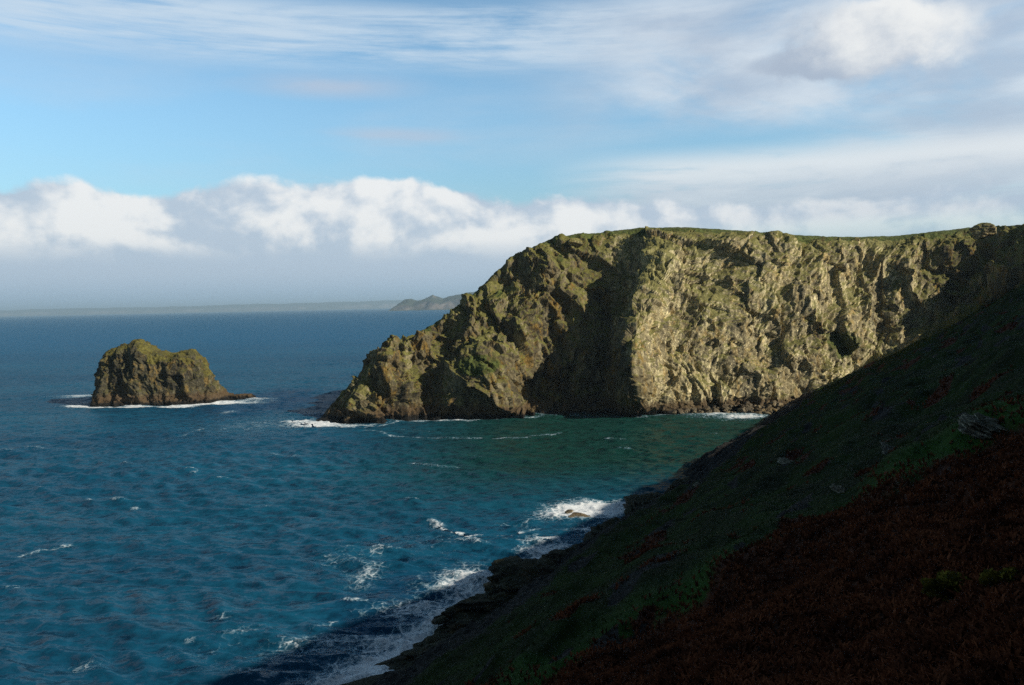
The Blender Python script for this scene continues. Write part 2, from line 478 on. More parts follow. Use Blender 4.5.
def hill_material():
    m, q, o = material('hillside_turf')
    g = q.n('ShaderNodeNewGeometry'); P = g.outputs['Position']
    br = q.attr('bracken'); rk = q.attr('rock')
    n1 = q.noise(P, 0.12, 6, 0.62, 0.5); n2 = q.noise(P, 0.9, 6, 0.65); n3 = q.noise(P, 5.0, 4, 0.65)
    gc = q.mix(q.ss(n1, 0.35, 0.65), (0.016, 0.022, 0.004, 1), (0.028, 0.052, 0.006, 1))
    gc = q.mix(q.mul(q.ss(n2, 0.5, 0.7), 0.6), gc, (0.028, 0.026, 0.012, 1))
    gc = q.mix(q.mul(q.attr('lush'), 0.85), gc, q.mix(n2, (0.030, 0.075, 0.010, 1), (0.048, 0.125, 0.016, 1)))
    bc = q.mix(q.ss(n2, 0.35, 0.65), (0.055, 0.021, 0.012, 1), (0.12, 0.042, 0.020, 1))
    rc = q.mix(q.ss(n2, 0.35, 0.65), (0.014, 0.013, 0.012, 1), (0.055, 0.050, 0.044, 1))
    col = q.mix(q.ss(q.add(br, q.mul(q.sub(n1, 0.5), 0.9), q.mul(q.sub(n2, 0.5), 0.5)), 0.35, 0.65), gc, bc)
    col = q.mix(q.ss(q.add(rk, q.mul(q.sub(n2, 0.5), 0.8)), 0.4, 0.6), col, rc)
    col = q.mix(1.0, col, q.mix(n3, (0.45, 0.45, 0.45, 1), (1.55, 1.55, 1.55, 1)), 'MULTIPLY')
    b = q.n('ShaderNodeBsdfPrincipled'); q.put(b.inputs['Base Color'], col)
    b.inputs['Roughness'].default_value = 0.95; b.inputs['Specular IOR Level'].default_value = 0.1
    bm = q.n('ShaderNodeBump'); bm.inputs['Strength'].default_value = 1.0; bm.inputs['Distance'].default_value = 0.9
    q.put(bm.inputs['Height'], q.add(n2, q.mul(n3, 0.4))); q.put(b.inputs['Normal'], bm.outputs[0])
    q.put(o.inputs[0], b.outputs[0])
    return m


def leaf_material(name, c0, c1, sc=0.7):
    m, q, o = material(name)
    g = q.n('ShaderNodeNewGeometry'); P = g.outputs['Position']
    n = q.noise(P, sc, 4, 0.7)
    col = q.mix(q.ss(n, 0.35, 0.65), tuple(c0) + (1,), tuple(c1) + (1,))
    d = q.n('ShaderNodeBsdfDiffuse'); q.put(d.inputs[0], col)
    q.put(o.inputs[0], d.outputs[0])
    return m


M_WATER = water_material(); M_FOAM = foam_material(); M_HILL = hill_material()
M_BRACKEN = leaf_material('dead_bracken', (0.055, 0.021, 0.012), (0.20, 0.066, 0.030), 0.35)
M_GRASS = leaf_material('rough_grass', (0.016, 0.024, 0.005), (0.034, 0.056, 0.009))
M_GORSE = leaf_material('gorse_leaf', (0.05, 0.060, 0.014), (0.22, 0.17, 0.03), 3.0)


def far_material():
    m, q, o = material('far_land')
    g = q.n('ShaderNodeNewGeometry'); P = g.outputs['Position']
    n = q.noise(P, 0.006, 6, 0.65)
    up = q.sep(g.outputs['Normal'])[2]
    col = q.mix(q.ss(n, 0.35, 0.65), (0.05, 0.05, 0.05, 1), (0.24, 0.20, 0.17, 1))
    col = q.mix(q.ss(up, 0.75, 0.92), col, (0.06, 0.07, 0.045, 1))
    d = q.n('ShaderNodeBsdfDiffuse'); q.put(d.inputs[0], col); q.put(o.inputs[0], d.outputs[0])
    return m


M_FAR = far_material()

# ------------------------------------------------------------------ hillside in the shade (the near slope, going on past the frame)
TD = np.array([0.493, 0.870]); ND = np.array([0.870, -0.493])       # along the shore, up the slope
_PD = np.array([-30, -12, -3, 0, 5, 12, 30, 60, 84, 100, 112, 140, 170, 200, 260.0])
_PZ = np.array([-14, -7, -2.5, 0.4, 4.2, 8.2, 17, 33, 46.5, 56, 65, 92, 110, 116, 118.0])


def hill_z(s, d, detail=True):
    s, d = np.broadcast_arrays(np.asarray(s, float), np.asarray(d, float))
    d2 = d - 4.5 * sstep(s, 55, 85) * sstep(s, 275, 235) * sstep(d, 45, 18) + 4.0 * pn(s / 34.0, 0.3, 0.0, 5) + 1.8 * pn(s / 11.0, 0.3, 5.0, 6)
    d2 = d2 * sstep(d, 140, 90) + d * (1 - sstep(d, 140, 90)) if np.ndim(d) else d2
    z = np.interp(d2, _PD, _PZ)
    up = sstep(d, 108, 165)
    Hs = np.interp(s, [-200, 60, 110, 165, 230, 330, 470, 540, 600], [6, 6, 7, -1, -5, -9, -14, -14, 0])
    z = z + up * Hs
    w = sstep(d, 2, 20)
    z = z + w * (3.0 * pn(s / 48.0, d / 30.0, 2.2, 7) + 1.8 * pn(s / 20.0, d / 11.0, 1.2, 8) + 0.8 * ridged(s / 26.0, d / 9.0, 3.2, 2, 13))
    if detail:
        z = z + w * (0.55 * pn(s / 6.0, d / 4.0, 0.2, 9) + 0.3 * fbm(s / 2.2, d / 1.8, 0.4, 2, 10))
        rk = sstep(d, 22, 6)
        z = z + rk * (1.6 * ridged(s / 9.0, d / 6.0, 0.7, 3, 11) - 0.9) * sstep(d, -12, 0)
    return z


def sd_xy(s, d):
    p = -83.0 * ND + np.multiply.outer(s, TD) + np.multiply.outer(d, ND)
    return p


def xy_sd(x, y):
    return x * TD[0] + y * TD[1], x * ND[0] + y * ND[1] + 83.0


def hill_hit(px, py):
    """where the survey ray meets the slope"""
    r = ray(px, py); r = r / r[1]
    T = np.linspace(4, 520, 5000)
    s, d = xy_sd(r[0] * T, r[1] * T)
    hz = hill_z(s, d, False)
    k = np.where(CAM_H + r[2] * T < hz)[0]
    if len(k) == 0:
        return None
    k = k[0]
    return np.array([r[0] * T[k], T[k], hz[k]]), s[k], d[k]


def bracken_mask(s, d):
    edge = np.interp(s, BR_S, BR_D)
    b = sstep(d - edge + 13.0 * fbm(s / 24.0, d / 11.0, 0.9, 4, 21, 0.55), -15.0, 11.0)
    return np.maximum(b, sstep(fbm(s / 13.0, d / 7.0, 4.9, 3, 24), 0.30, 0.55) * sstep(d, 20, 34) * 0.9)


_bl = [(560, 685), (640, 640), (720, 600), (800, 545), (870, 505), (940, 470), (1020, 425)]
_bp = sorted([hill_hit(*q)[1:] for q in _bl])
BR_S = [q[0] for q in _bp] + [_bp[-1][1 - 1] + 60]; BR_D = [q[1] for q in _bp] + [_bp[-1][1] + 45]

hs = np.concatenate([np.linspace(-110, 20, 150), np.linspace(20.8, 260, 520), np.linspace(260.8, 560, 330)])
hd = np.concatenate([np.linspace(-20, 118, 330), np.linspace(119, 260, 90)])
HS, HD = np.meshgrid(hs, hd, indexing='ij')
HZ = hill_z(HS, HD)
HP = np.dstack([-83 * ND[0] + HS * TD[0] + HD * ND[0], -83 * ND[1] + HS * TD[1] + HD * ND[1], HZ])
hn = np.abs(normals(HP)[..., 2])
hrock = np.clip(sstep(HD, 24, 13) * 0.9 + sstep(fbm(HS / 16.0, HD / 7.0, 3.3, 3, 31), 0.38, 0.55) * 0.8 + sstep(hn, 0.66, 0.5) * 0.5, 0, 1)
_e = np.interp(HS, BR_S, BR_D) - HD + 4.0 * fbm(HS / 18.0, HD / 10.0, 2.9, 3, 33)
lush = sstep(_e, -6, 3) * sstep(_e, 20, 7) * sstep(HS, 330, 240)
hill = mesh_np('hillside', HP.reshape(-1, 3), grid_faces(*HS.shape)[:, ::-1], M_HILL,
               {'bracken': bracken_mask(HS, HD), 'rock': hrock, 'lush': lush})
tagp(hill, 'dark shaded grass and bracken slope falling to the sea in the foreground', 'hillside', kind='structure')

# ------------------------------------------------------------------ headland: one loft from foot to cliff top and down the far side
ST = [  # foot, low, mid, high, top: (px, py, Y), then the depth of land behind the edge and its relative height there
    ([(316, 421, 0), (318, 419.5, 431), (320, 418, 433), (322, 416, 434), (324, 414, 436)], 8, 0.4),
    ([(340, 423, 0), (341, 415, 424), (342, 405, 430), (344, 396, 437), (346, 388, 444)], 26, 0.6),
    ([(365, 424, 0), (367, 405, 417), (370, 385, 426), (376, 364, 438), (382, 348, 450)], 44, 0.7),
    ([(398, 421, 0), (398, 400, 424), (400, 378, 432), (406, 354, 444), (412, 334, 458)], 58, 0.75),
    ([(432, 418, 0), (432, 400, 436), (433, 372, 443), (438, 344, 452), (444, 317, 466)], 74, 0.8),
    ([(470, 419, 0), (472, 396, 420), (474, 367, 426), (478, 330, 452), (482, 287, 476)], 90, 0.9),
    ([(503, 418, 0), (506, 395, 424), (508, 360, 434), (512, 310, 460), (516, 259, 484)], 105, 0.95),
    ([(536, 416.5, 0), (540, 390, 453), (546, 345, 461), (553, 290, 474), (560, 240, 490)], 130, 1.0),
    ([(572, 416, 0), (576, 390, 456), (584, 345, 466), (594, 290, 480), (602, 236, 498)], 150, 0.97),
    ([(606, 416, 0), (610, 390, 452), (616, 340, 464), (628, 285, 476), (640, 231, 494)], 160, 0.97),
    ([(634, 416.5, 0), (630, 388, 409), (630, 345, 416), (646, 288, 450), (664, 230, 486)], 165, 0.965),
    ([(664, 414.5, 0), (664, 388, 425), (668, 340, 440), (684, 286, 458), (704, 231, 482)], 165, 0.965),
    ([(704, 412.5, 0), (706, 386, 432), (714, 338, 446), (728, 286, 460), (748, 234, 480)], 165, 0.965),
    ([(742, 411.5, 0), (748, 384, 432), (758, 336, 446), (774, 286, 460), (796, 237, 480)], 165, 0.965),
    ([(780, 411, 0), (788, 382, 434), (800, 334, 448), (820, 286, 464), (842, 239, 484)], 165, 0.965),
    ([(816, 410, 0), (826, 382, 444), (840, 334, 456), (862, 284, 472), (882, 239, 490)], 165, 0.965),
    ([(856, 406, 0), (866, 378, 446), (880, 330, 460), (900, 280, 472), (920, 237, 486)], 165, 0.965),
    ([(905, 404, 0), (912, 372, 434), (926, 326, 460), (944, 276, 476), (962, 232, 490)], 170, 1.02),
    ([(960, 402, 0), (968, 366, 420), (980, 322, 450), (994, 272, 466), (1008, 228, 480)], 180, 1.02),
    ([(1040, 400, 0), (1046, 362, 402), (1056, 318, 412), (1068, 270, 424), (1080, 226, 438)], 190, 1.02),
    ([(1150, 398, 0), (1156, 360, 372), (1166, 316, 376), (1178, 268, 384), (1190, 222, 394)], 210, 1.02),
    ([(1300, 396, 0), (1306, 358, 344), (1316, 314, 350), (1328, 266, 360), (1340, 216, 372)], 230, 1.02),
]
CT = []
for pts, back, rel in ST:
    f0 = sea_pt(*pts[0][:2]); row = []
    q1 = at_y(*pts[1])
    row.append(np.array([f0[0], f0[1] - 3.0, -7.0])); row.append(f0 + np.array([0, 0, 0.3]))
    for p in pts[1:]:
        row.append(at_y(*p))
    top = row[-1]
    row.append(np.array([top[0] + 0.02 * back, top[1] + back * 0.35, top[2] * min(1.0, rel) + (1.0 if rel > 1 else 0) - (1 - min(rel, 1)) * 2]))
    row.append(np.array([top[0] + 0.05 * back, top[1] + back * 0.75, top[2] * rel * (0.86 if rel >= 1 else 0.5)]))
    row.append(np.array([top[0] + 0.06 * back, top[1] + back, -7.0]))
    CT.append(row)
CT = np.array(CT)                                       # (stations, 9, 3)
foot = CT[:, 3]                                          # spacing by the middle of the face
seg = np.linalg.norm(np.diff(foot, axis=0), axis=1); cum = np.concatenate([[0], np.cumsum(seg)])
UL = np.concatenate([np.arange(0, np.interp(17.5, np.arange(len(cum)), cum), 0.42), np.linspace(np.interp(17.5, np.arange(len(cum)), cum) + 0.6, cum[-1], 150)])
UT = np.interp(UL, cum, np.arange(len(ST)))
VT = np.concatenate([np.linspace(0, 1, 12, endpoint=False), np.linspace(1, 5, 250, endpoint=False), np.linspace(5, 6, 50, endpoint=False), np.linspace(6, 8, 40)])
B0 = catmull(CT, UT)                                    # (nu, 9, 3)
B = catmull(np.swapaxes(B0, 0, 1), VT)                  # (nv, nu, 3)
B = np.swapaxes(B, 0, 1).copy()
N = normals(B)
if N[len(N) // 2, 100, 1] > 0:
    N = -N
x, y, z = B[..., 0], B[..., 1], B[..., 2]
vt = VT[None, :]
face = sstep(vt, 0.2, 1.0) * (1 - 0.92 * sstep(vt, 4.75, 5.25))
leanx = x - 0.30 * z * sstep(x, 95, 150) + 0.15 * z * sstep(x, 60, 30)
wx = leanx + 7 * pn(x / 30, y / 30, z / 40, 40) + 2.5 * pn(x / 9, y / 9, z / 14, 41)
wz = z + 6 * pn(x / 25, y / 25, z / 25, 42)
D = 5.0 * fbm(wx / 36, y / 36, wz / 85, 2, 43)
D = D + 3.4 * (ridged(wx / 26, y / 26, wz / 95, 2, 45) - 0.8)
D = D + facets((wx + 0.35 * z) / 15, y / 15, wz / 24, 71) * 5.0
D = D + facets((wx - 0.2 * z) / 6.0, y / 6.0, wz / 9, 72) * 2.2
D = D + facets(wx / 2.6, y / 2.6, wz / 3.6, 73) * 0.95
D = D + 1.0 * np.minimum(0, ridged(wx / 7.5, y / 7.5, wz / 40, 2, 48) - 0.55)
D = D * (1 + 0.30 * sstep(x, 55, 20))
D = D + 0.45 * fbm(x / 2.6, y / 2.6, z / 3.4, 3, 56)
D = D + 1.6 * np.minimum(0, ridged(x / 17, y / 17, z / 70, 2, 77) - 0.35) * sstep(z, 55, 15)
bed = (z + 0.45 * x + 3 * pn(x / 20, y / 20, z / 20, 58)) / 4.2
D = D + 0.7 * ((bed - np.floor(bed)) ** 2 - 0.4) * sstep(pn(x / 28, y / 28, z / 28, 59), -0.15, 0.2)
P = B + N * (D * face * sstep(UT, 0.15, 1.3)[:, None])[..., None]
# heathy top surface
P[..., 2] += (sstep(vt, 4.8, 5.3) * sstep(vt, 7.2, 6.2)) * (0.5 * fbm(x / 14, y / 14, 0.2, 3, 60) + 0.35 * pn(x / 2.4, y / 2.4, 0, 61))
crag = sstep(vt, 4.4, 4.8) * sstep(vt, 5.4, 5.05)
P[..., 2] += crag * np.maximum(0, fbm(x / 7.0, y / 7.0, 0.7, 3, 62)) * 3.0 * sstep(x, 75, 40)
N2 = normals(P); N2 = np.where(N2[..., 1:2] > 0.2, N2, N2)
up2 = np.abs(N2[..., 2])
k = 9
ups = up2.copy()
for ax in (0, 1):
    cs = np.cumsum(np.pad(ups, [(k, k) if a == ax else (0, 0) for a in (0, 1)], mode='edge'), axis=ax)
    ups = (np.take(cs, np.arange(2 * k, cs.shape[ax]), axis=ax) - np.take(cs, np.arange(0, cs.shape[ax] - 2 * k), axis=ax)) / (2 * k)
ups = ups[:P.shape[0], :P.shape[1]]
gmask = sstep(ups + 0.25 * fbm(x / 12, y / 12, z / 12, 3, 63), 0.62, 0.85) * sstep(P[..., 2], 18, 40)
gmask = gmask * (1 - 0.75 * sstep(x, 70, 95)) * (1 - 0.6 * sstep(x, 10, -20))
gmask = np.maximum(gmask, sstep(vt + 0.10 * fbm(x / 6.0, y / 6.0, z / 6.0, 3, 64), 4.95, 5.06) * sstep(P[..., 2], 30, 55) * 0.95)
hb = np.linalg.norm((P - at_y(478, 366, 428)) / np.array([14, 14, 7.0]), axis=-1)
gmask = np.maximum(gmask, sstep(hb, 1.1, 0.6))
hb = np.linalg.norm((P - at_y(842, 345, 452)) / np.array([15, 16, 11.0]), axis=-1) + 0.3 * fbm(x / 9, y / 9, z / 9, 3, 65)
gmask = np.maximum(gmask, sstep(hb, 1.1, 0.6) * 0.55)
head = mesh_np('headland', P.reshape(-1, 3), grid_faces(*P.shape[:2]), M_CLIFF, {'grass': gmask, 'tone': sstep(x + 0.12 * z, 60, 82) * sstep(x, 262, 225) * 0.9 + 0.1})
tagp(head, 'sunlit rocky cliff headland with grassy top across the bay', 'headland', kind='structure')

# ------------------------------------------------------------------ sea stack
def stack_mesh(cx, cy, rx, ry, xs, hsz, seed, mat, name, parent=None, nu=520, nv=170, rho_top=0.66, amp=1.0, expo=2.2, depth_off=0.0):
    th = np.linspace(0, 2 * np.pi, nu, endpoint=False)
    v = np.linspace(0, 1, nv)
    TH, Vv = np.meshgrid(th, v, indexing='ij')
    ct, sn = np.cos(TH), np.sin(TH)
    rad = (np.abs(ct)**expo + np.abs(sn)**expo) ** (-1 / expo)
    rho = np.where(Vv < 0.72, 1 - (1 - rho_top) * (Vv / 0.72) ** 1.25, rho_top * np.cos(np.clip((Vv - 0.72) / 0.28, 0, 1) * np.pi / 2))
    zz = np.where(Vv < 0.72, (Vv / 0.72) ** 0.95 * 0.84, 0.84 + 0.16 * np.sin(np.clip((Vv - 0.72) / 0.28, 0, 1) * np.pi / 2))
    X = cx + rx * rad * ct * rho * np.where(ct > 0, 1 + 0.30 * ct**2, 1.0); Y = cy + ry * rad * sn * rho
    hh = np.interp(X, xs, hsz)
    Z = -5 + (hh + 5) * zz
    B = np.dstack([X, Y, Z]); Nn = normals(B, True)
    if (Nn[0, nv // 3, 0]) < 0:
        Nn = -Nn
    wx = X + 4 * pn(X / 14, Y / 14, Z / 14, seed) + 0.3 * Z
    D = amp * (2.6 * fbm(wx / 17, Y / 17, Z / 30, 2, seed + 1) + 1.5 * (ridged(wx / 8, Y / 8, Z / 16, 3, seed + 3) - 0.9)
               + 0.9 * fbm(wx / 3.4, Y / 3.4, Z / 4, 3, seed + 6) + 0.35 * ridged(X / 1.7, Y / 1.7, Z / 1.9, 2, seed + 9))
    D = D + amp * (facets((wx - 0.3 * Z) / 9, Y / 9, Z / 14, seed + 20) * 3.2 + facets(wx / 4.2, Y / 4.2, Z / 5, seed + 21) * 1.5 - 0.6)
    w = sstep(Vv, 0.99, 0.7) * 0.8 + 0.2
    w = w * sstep(Vv, 1.0, 0.97)
    Pp = B + Nn * (D * w)[..., None]
    Pp[..., 2] += sstep(Vv, 0.6, 0.85) * amp * np.maximum(-0.4, fbm(X / 6, Y / 6, 0.3, 3, seed + 12)) * 1.3 * sstep(Vv, 1.0, 0.9)
    upn = np.abs(normals(Pp, True)[..., 2])
    gm = sstep(Pp[..., 2] / np.maximum(hh, 1) + 0.25 * fbm(X / 8, Y / 8, Z / 8, 3, seed + 15), 0.80, 1.0) * sstep(Pp[..., 2], 10, 18)
    return mesh_np(name, Pp.reshape(-1, 3), grid_faces(nu, nv, True), mat, {'grass': gm, 'tone': np.full(gm.shape, 0.5)}, parent)


_sil = [(86, 404), (92, 398), (96, 378), (99, 356), (104, 347), (116, 345), (128, 344), (140, 341), (148, 347), (154, 352), (164, 353.5), (174, 355),
        (182, 351), (190, 350), (196, 354), (204, 364), (214, 376), (222, 388), (230, 396), (238, 402)]
_sp = np.array([at_y(a, b, 530) for a, b in _sil])
stack = stack_mesh(-238.5, 532, 47, 22, _sp[:, 0], np.maximum(_sp[:, 2], 0.5) + 0.6, 300, M_STACK, 'sea_stack')
tagp(stack, 'steep flat-topped rock islet with yellow-green crown standing in the sea', 'sea stack')
_sil2 = [(205, 402), (212, 395), (228, 393), (240, 393.5), (252, 393), (257, 397), (260, 403)]
_sp2 = np.array([at_y(a, b, 540) for a, b in _sil2])
ledge = stack_mesh(-184, 538, 18.5, 7, _sp2[:, 0], np.maximum(_sp2[:, 2], 0.5), 340, M_STACK, 'reef_ledge', None, 200, 60, 0.6, 0.45)
ledge.parent = stack
ledge['label'] = 'low dark ledge of rock at the foot of the stack'

# ------------------------------------------------------------------ far land
def far_land(name, Yd, pts, depth, seed, label, rough):
    ap = np.array([at_y(a, b, Yd) for a, b in pts])
    xs = np.linspace(ap[0, 0], ap[-1, 0], 360); vs = np.linspace(0, 1, 50)
    X, V = np.meshgrid(xs, vs, indexing='ij')
    Hh = np.interp(xs, ap[:, 0], np.maximum(ap[:, 2], 0))[:, None]
    prof = np.interp(V + 0.06 * pn(X / (depth * 0.15), V * 6, 0.3, seed + 9), [0, 0.1, 0.16, 0.5, 0.9, 1.0], [-0.05, 0.0, 0.62, 1.0, 0.85, -0.05])
    Y = Yd + (V - 0.5) * depth + 0.10 * depth * pn(X / (depth * 0.5), 0.4, 0.1, seed)
    Z = Hh * prof - 3 * (prof < 0) + Hh * rough * fbm(X / (depth * 0.22), Y / (depth * 0.22), 0.5, 4, seed + 1) * np.sin(np.pi * np.clip(V, 0, 1))
    o = mesh_np(name, np.dstack([X, Y, Z]).reshape(-1, 3), grid_faces(*X.shape), M_FAR)
    return tagp(o, label, 'coast', kind='structure')


far_land('distant_headland', 14000, [(395, 309), (399, 304), (404, 301), (410, 299.5), (417, 301.5), (424, 299), (433, 296), (444, 299.5), (452, 296.5),
                                     (470, 292.5), (520, 291), (600, 289)], 2000, 400, 'hazy blue-brown headland on the horizon behind the cliff', 0.22)
far_land('far_coast', 42000, [(-260, 317), (-100, 314), (0, 310.5), (60, 308.3), (140, 307.5), (240, 304.5), (330, 302.3), (400, 300), (520, 297), (700, 293), (900, 290)],
         5000, 410, 'faint low strip of coast fading into haze along the horizon', 0.08)

# ------------------------------------------------------------------ sea
rng = np.random.default_rng(7)
WAVES = []
for lam in np.geomspace(3.2, 70, 46):
    a = R(-98) + rng.normal(0, 0.38)
    WAVES.append((2 * np.pi / lam * math.cos(a), 2 * np.pi / lam * math.sin(a), lam, 0.019 * lam * (1.0 if lam < 9 else (9 / lam) ** 1.05), rng.uniform(0, 6.28)))


def sea_z(X, Y, cell):
    Z = np.zeros_like(X)
    warp = 5 * pn(X / 60, Y / 60, 0.2, 90); warp2 = 4 * pn(X / 45, Y / 45, 5.2, 91)
    for kx, ky, lam, am, ph in WAVES:
        w = np.clip((lam / cell - 2.2) / 2.0, 0, 1)
        if w.max() <= 0:
            continue
        s = np.sin(kx * (X + warp) + ky * (Y + warp2) + ph)
        Z += w * am * (s + 0.25 * (s * s - 0.5))
    return Z * (0.75 + 0.5 * pn(X / 90, Y / 90, 1.7, 92))


rows = [62.0]
while rows[-1] < 60000:
    r0 = rows[-1]
    rows.append(r0 + max(0.30, 0.62 * r0 * r0 / (F_PX * CAM_H)))
    if len(rows) > 1400:
        break
RR = np.array(rows); TH = np.linspace(R(-52), R(44), 1150)
GR, GT = np.meshgrid(RR, TH, indexing='ij')
SX, SY = GR * np.sin(GT), GR * np.cos(GT)
cell = np.maximum(0.62 * GR * GR / (F_PX * CAM_H), GR * (TH[1] - TH[0]))
SZ = sea_z(SX, SY, cell)
hs_, hd_ = xy_sd(SX, SY)

# where it is shallow, dark or white
def ell(px, py, rx, ry):
    """soft blob on the water, given its half sizes as seen from the lookout"""
    c = sea_pt(px, py); e = sea_pt(px, py - ry); w = sea_pt(px + rx, py)
    return np.sqrt(((SX - c[0]) / (w[0] - c[0]))**2 + ((SY - c[1]) / (e[1] - c[1]))**2)


def seglines(pts, width):
    q = np.array([sea_pt(*p)[:2] for p in pts]); best = np.full(SX.shape, 1e9)
    jx = 3.0 * pn(SX / 11, SY / 11, 0.3, 95); jy = 3.0 * pn(SX / 11, SY / 11, 6.3, 96)
    for a, b in zip(q[:-1], q[1:]):
        d = b - a; tt = np.clip(((SX + jx - a[0]) * d[0] + (SY + jy - a[1]) * d[1]) / (d @ d), 0, 1)
        best = np.minimum(best, np.hypot(SX + jx - a[0] - tt * d[0], SY + jy - a[1] - tt * d[1]))
    return np.clip(1 - best / width, 0, 1)


bay = sstep(SX, -110, -10) * sstep(SY, 200, 310) * sstep(SX + 0.0 * SY, -140, 20)
navy_patch = np.maximum.reduce([sstep(ell(270, 400, 75, 14), 1.2, 0.3) * 0.85, sstep(ell(385, 620, 75, 40), 1.3, 0.3) * 0.55, sstep(ell(425, 590, 70, 25), 1.3, 0.4) * 0.5,  # first ellipse: a darker navy patch in the water colour
                          sstep(ell(300, 660, 40, 25), 1.3, 0.3) * 0.3])  # near ellipses: kelp plus the hill's shade, painted into the water colour
navy_patch = np.clip(navy_patch + 0.25 * fbm(SX / 30, SY / 30, 0.1, 3, 97) * (navy_patch > 0.02), 0, 1)
water = mesh_np('sea', np.dstack([SX, SY, SZ]).reshape(-1, 3), grid_faces(*SX.shape)[:, ::-1], M_WATER, {'bay': bay, 'navy_patch': navy_patch, 'deep': sstep(SY, 380, 1800)})
tagp(water, 'wind-ruffled blue-green sea reaching to the horizon', 'sea', kind='structure')

g = lambda *a: np.clip(1.25 - ell(*a), 0, 1)


def surf(name, foam, label, lift=0.12):
    foam = np.clip(foam, 0, 1.2)
    keep = foam > 0.02
    Fq = grid_faces(*SX.shape)[:, ::-1]
    Fk = Fq[keep.reshape(-1)[Fq].any(axis=1)]
    idx, inv = np.unique(Fk, return_inverse=True)
    lump = np.maximum(0, fbm(SX / 3.0, SY / 3.0, 0.6, 3, 98)) * 0.7 * sstep(foam, 0.4, 0.9)
    V = np.dstack([SX, SY, SZ + lift + lump]).reshape(-1, 3)[idx]
    o = mesh_np(name, V, inv.reshape(-1, 4), M_FOAM, {'foam': foam.reshape(-1)[idx]})
    return tagp(o, label, 'surf', kind='stuff')


# surf round the stack
dst = (np.abs((SX + 238) / 49)**2.6 + np.abs((SY - 530) / 25)**2.6) ** (1 / 2.6)
f1 = np.clip(1.30 - np.abs(dst - 1.0) * 4.5, 0, 1) * sstep(SY, 545, 515)
f1 = np.maximum.reduce([f1, g(82, 396, 30, 2.2) * 0.75, g(215, 403, 62, 2.6), g(262, 399.5, 20, 1.8) * 0.9, seglines([(95, 404), (150, 407), (200, 404.5), (268, 399)], 4.5)])
surf('surf', f1, 'thin white surf line round the foot of the rock islet')
# surf along the headland foot
pf = [p[0][0][:2] for p in ST[:16]]
f2 = seglines([(a, b + 0.7) for a, b in pf], 5.5) * (0.62 + 0.5 * fbm(SX / 24, SY / 24, 0.8, 2, 99))
f2 = np.maximum.reduce([f2, g(318, 424, 42, 4.5) * 1.15, g(300, 421, 26, 3) * 1.0, g(345, 426, 24, 2.5) * 0.9,
                        seglines([(365, 428), (400, 422), (440, 420)], 3.0) * 0.75, seglines([(368, 431), (400, 435), (430, 437), (470, 439), (520, 438), (566, 433)], 3.0) * 0.62,
                        seglines([(395, 430), (440, 433)], 2.2) * 0.4, g(745, 417, 40, 3.2) * 0.95, g(715, 415.5, 40, 2.0) * 0.8, seglines([(400, 462), (460, 469)], 2.2) * 0.5])
surf('surf', f2, 'white surf and drifting foam lines along the headland foot')
# sunlit breaker by the near rocks
f3 = 1.15 * np.maximum.reduce([g(592, 510, 62, 11) * 1.3, g(625, 503, 30, 5), g(560, 516, 34, 6) * 0.9, g(600, 530, 50, 9) * 0.72, g(548, 542, 45, 8) * 0.66,
                        seglines([(428, 519), (450, 532), (480, 536)], 2.4) * 0.75, seglines([(480, 541), (510, 538), (540, 528)], 2.0) * 0.6, g(515, 524, 25, 3) * 0.55,
                        seglines([(500, 524), (530, 521), (560, 517)], 2.0) * 0.55])
surf('surf', f3, 'bright sunlit breaker churning over a rock beside the near shore')
# shaded surf against the near shore
sh = np.clip(1.25 - np.abs(hd_ + 2) / 9.0, 0, 1) * sstep(hs_, 190, 165) * sstep(hs_, 60, 80)
f4 = 1.22 * np.maximum.reduce([sh * 0.85, g(470, 585, 60, 26) * 0.78, g(430, 612, 75, 16) * 0.66, g(400, 645, 85, 18) * 0.74, g(360, 672, 70, 20) * 0.70, g(335, 640, 60, 10) * 0.5,
                        g(545, 552, 40, 9) * 0.8, g(300, 650, 60, 12) * 0.46])
surf('surf', f4, 'pale blue shaded foam washing against the dark near ledges')
# whitecaps out on the open water
f5 = np.maximum.reduce([g(366, 574, 24, 15) * 0.66, g(378, 552, 14, 6) * 0.62, g(350, 560, 40, 10) * 0.4, g(430, 542, 80, 14) * 0.30, g(250, 650, 80, 16) * 0.30, seglines([(335, 620), (280, 655)], 2.2) * 0.55, seglines([(20, 555), (68, 546)], 1.8) * 0.7,
                        g(135, 508, 6, 1.6) * 0.8, g(85, 663, 22, 7) * 0.62, g(240, 633, 30, 7) * 0.6, g(300, 642, 34, 8) * 0.62, g(222, 618, 12, 4) * 0.6, g(200, 430, 5, 1.4) * 0.9,
                        seglines([(165, 440), (185, 436), (203, 429)], 2.6) * 0.62, g(228, 413, 10, 2) * 0.7, g(255, 425, 60, 11) * 0.38, g(255, 672, 18, 5) * 0.6, g(190, 640, 10, 3) * 0.5,
                        g(330, 512, 6, 1.4) * 0.5, g(195, 473, 6, 1.4) * 0.6])
wc = sstep(SZ / (0.35 + 0.0 * SZ) + 1.2 * pn(SX / 40, SY / 40, 3, 101), 3.3, 4.2) * sstep(GR, 1500, 300) * 0.5 * (hd_ < -12)
surf('whitecaps', np.maximum(f5, wc), 'scattered whitecaps and foam flecks on the open water')

# ------------------------------------------------------------------ rocks
_ico = {}


def ico(sub):
    if sub not in _ico:
        bm = bmesh.new(); bmesh.ops.create_icosphere(bm, subdivisions=sub, radius=1.0)
        _ico[sub] = (np.array([v.co[:] for v in bm.verts]), np.array([[v.index for v in f.verts] for f in bm.faces])); bm.free()
    return _ico[sub]


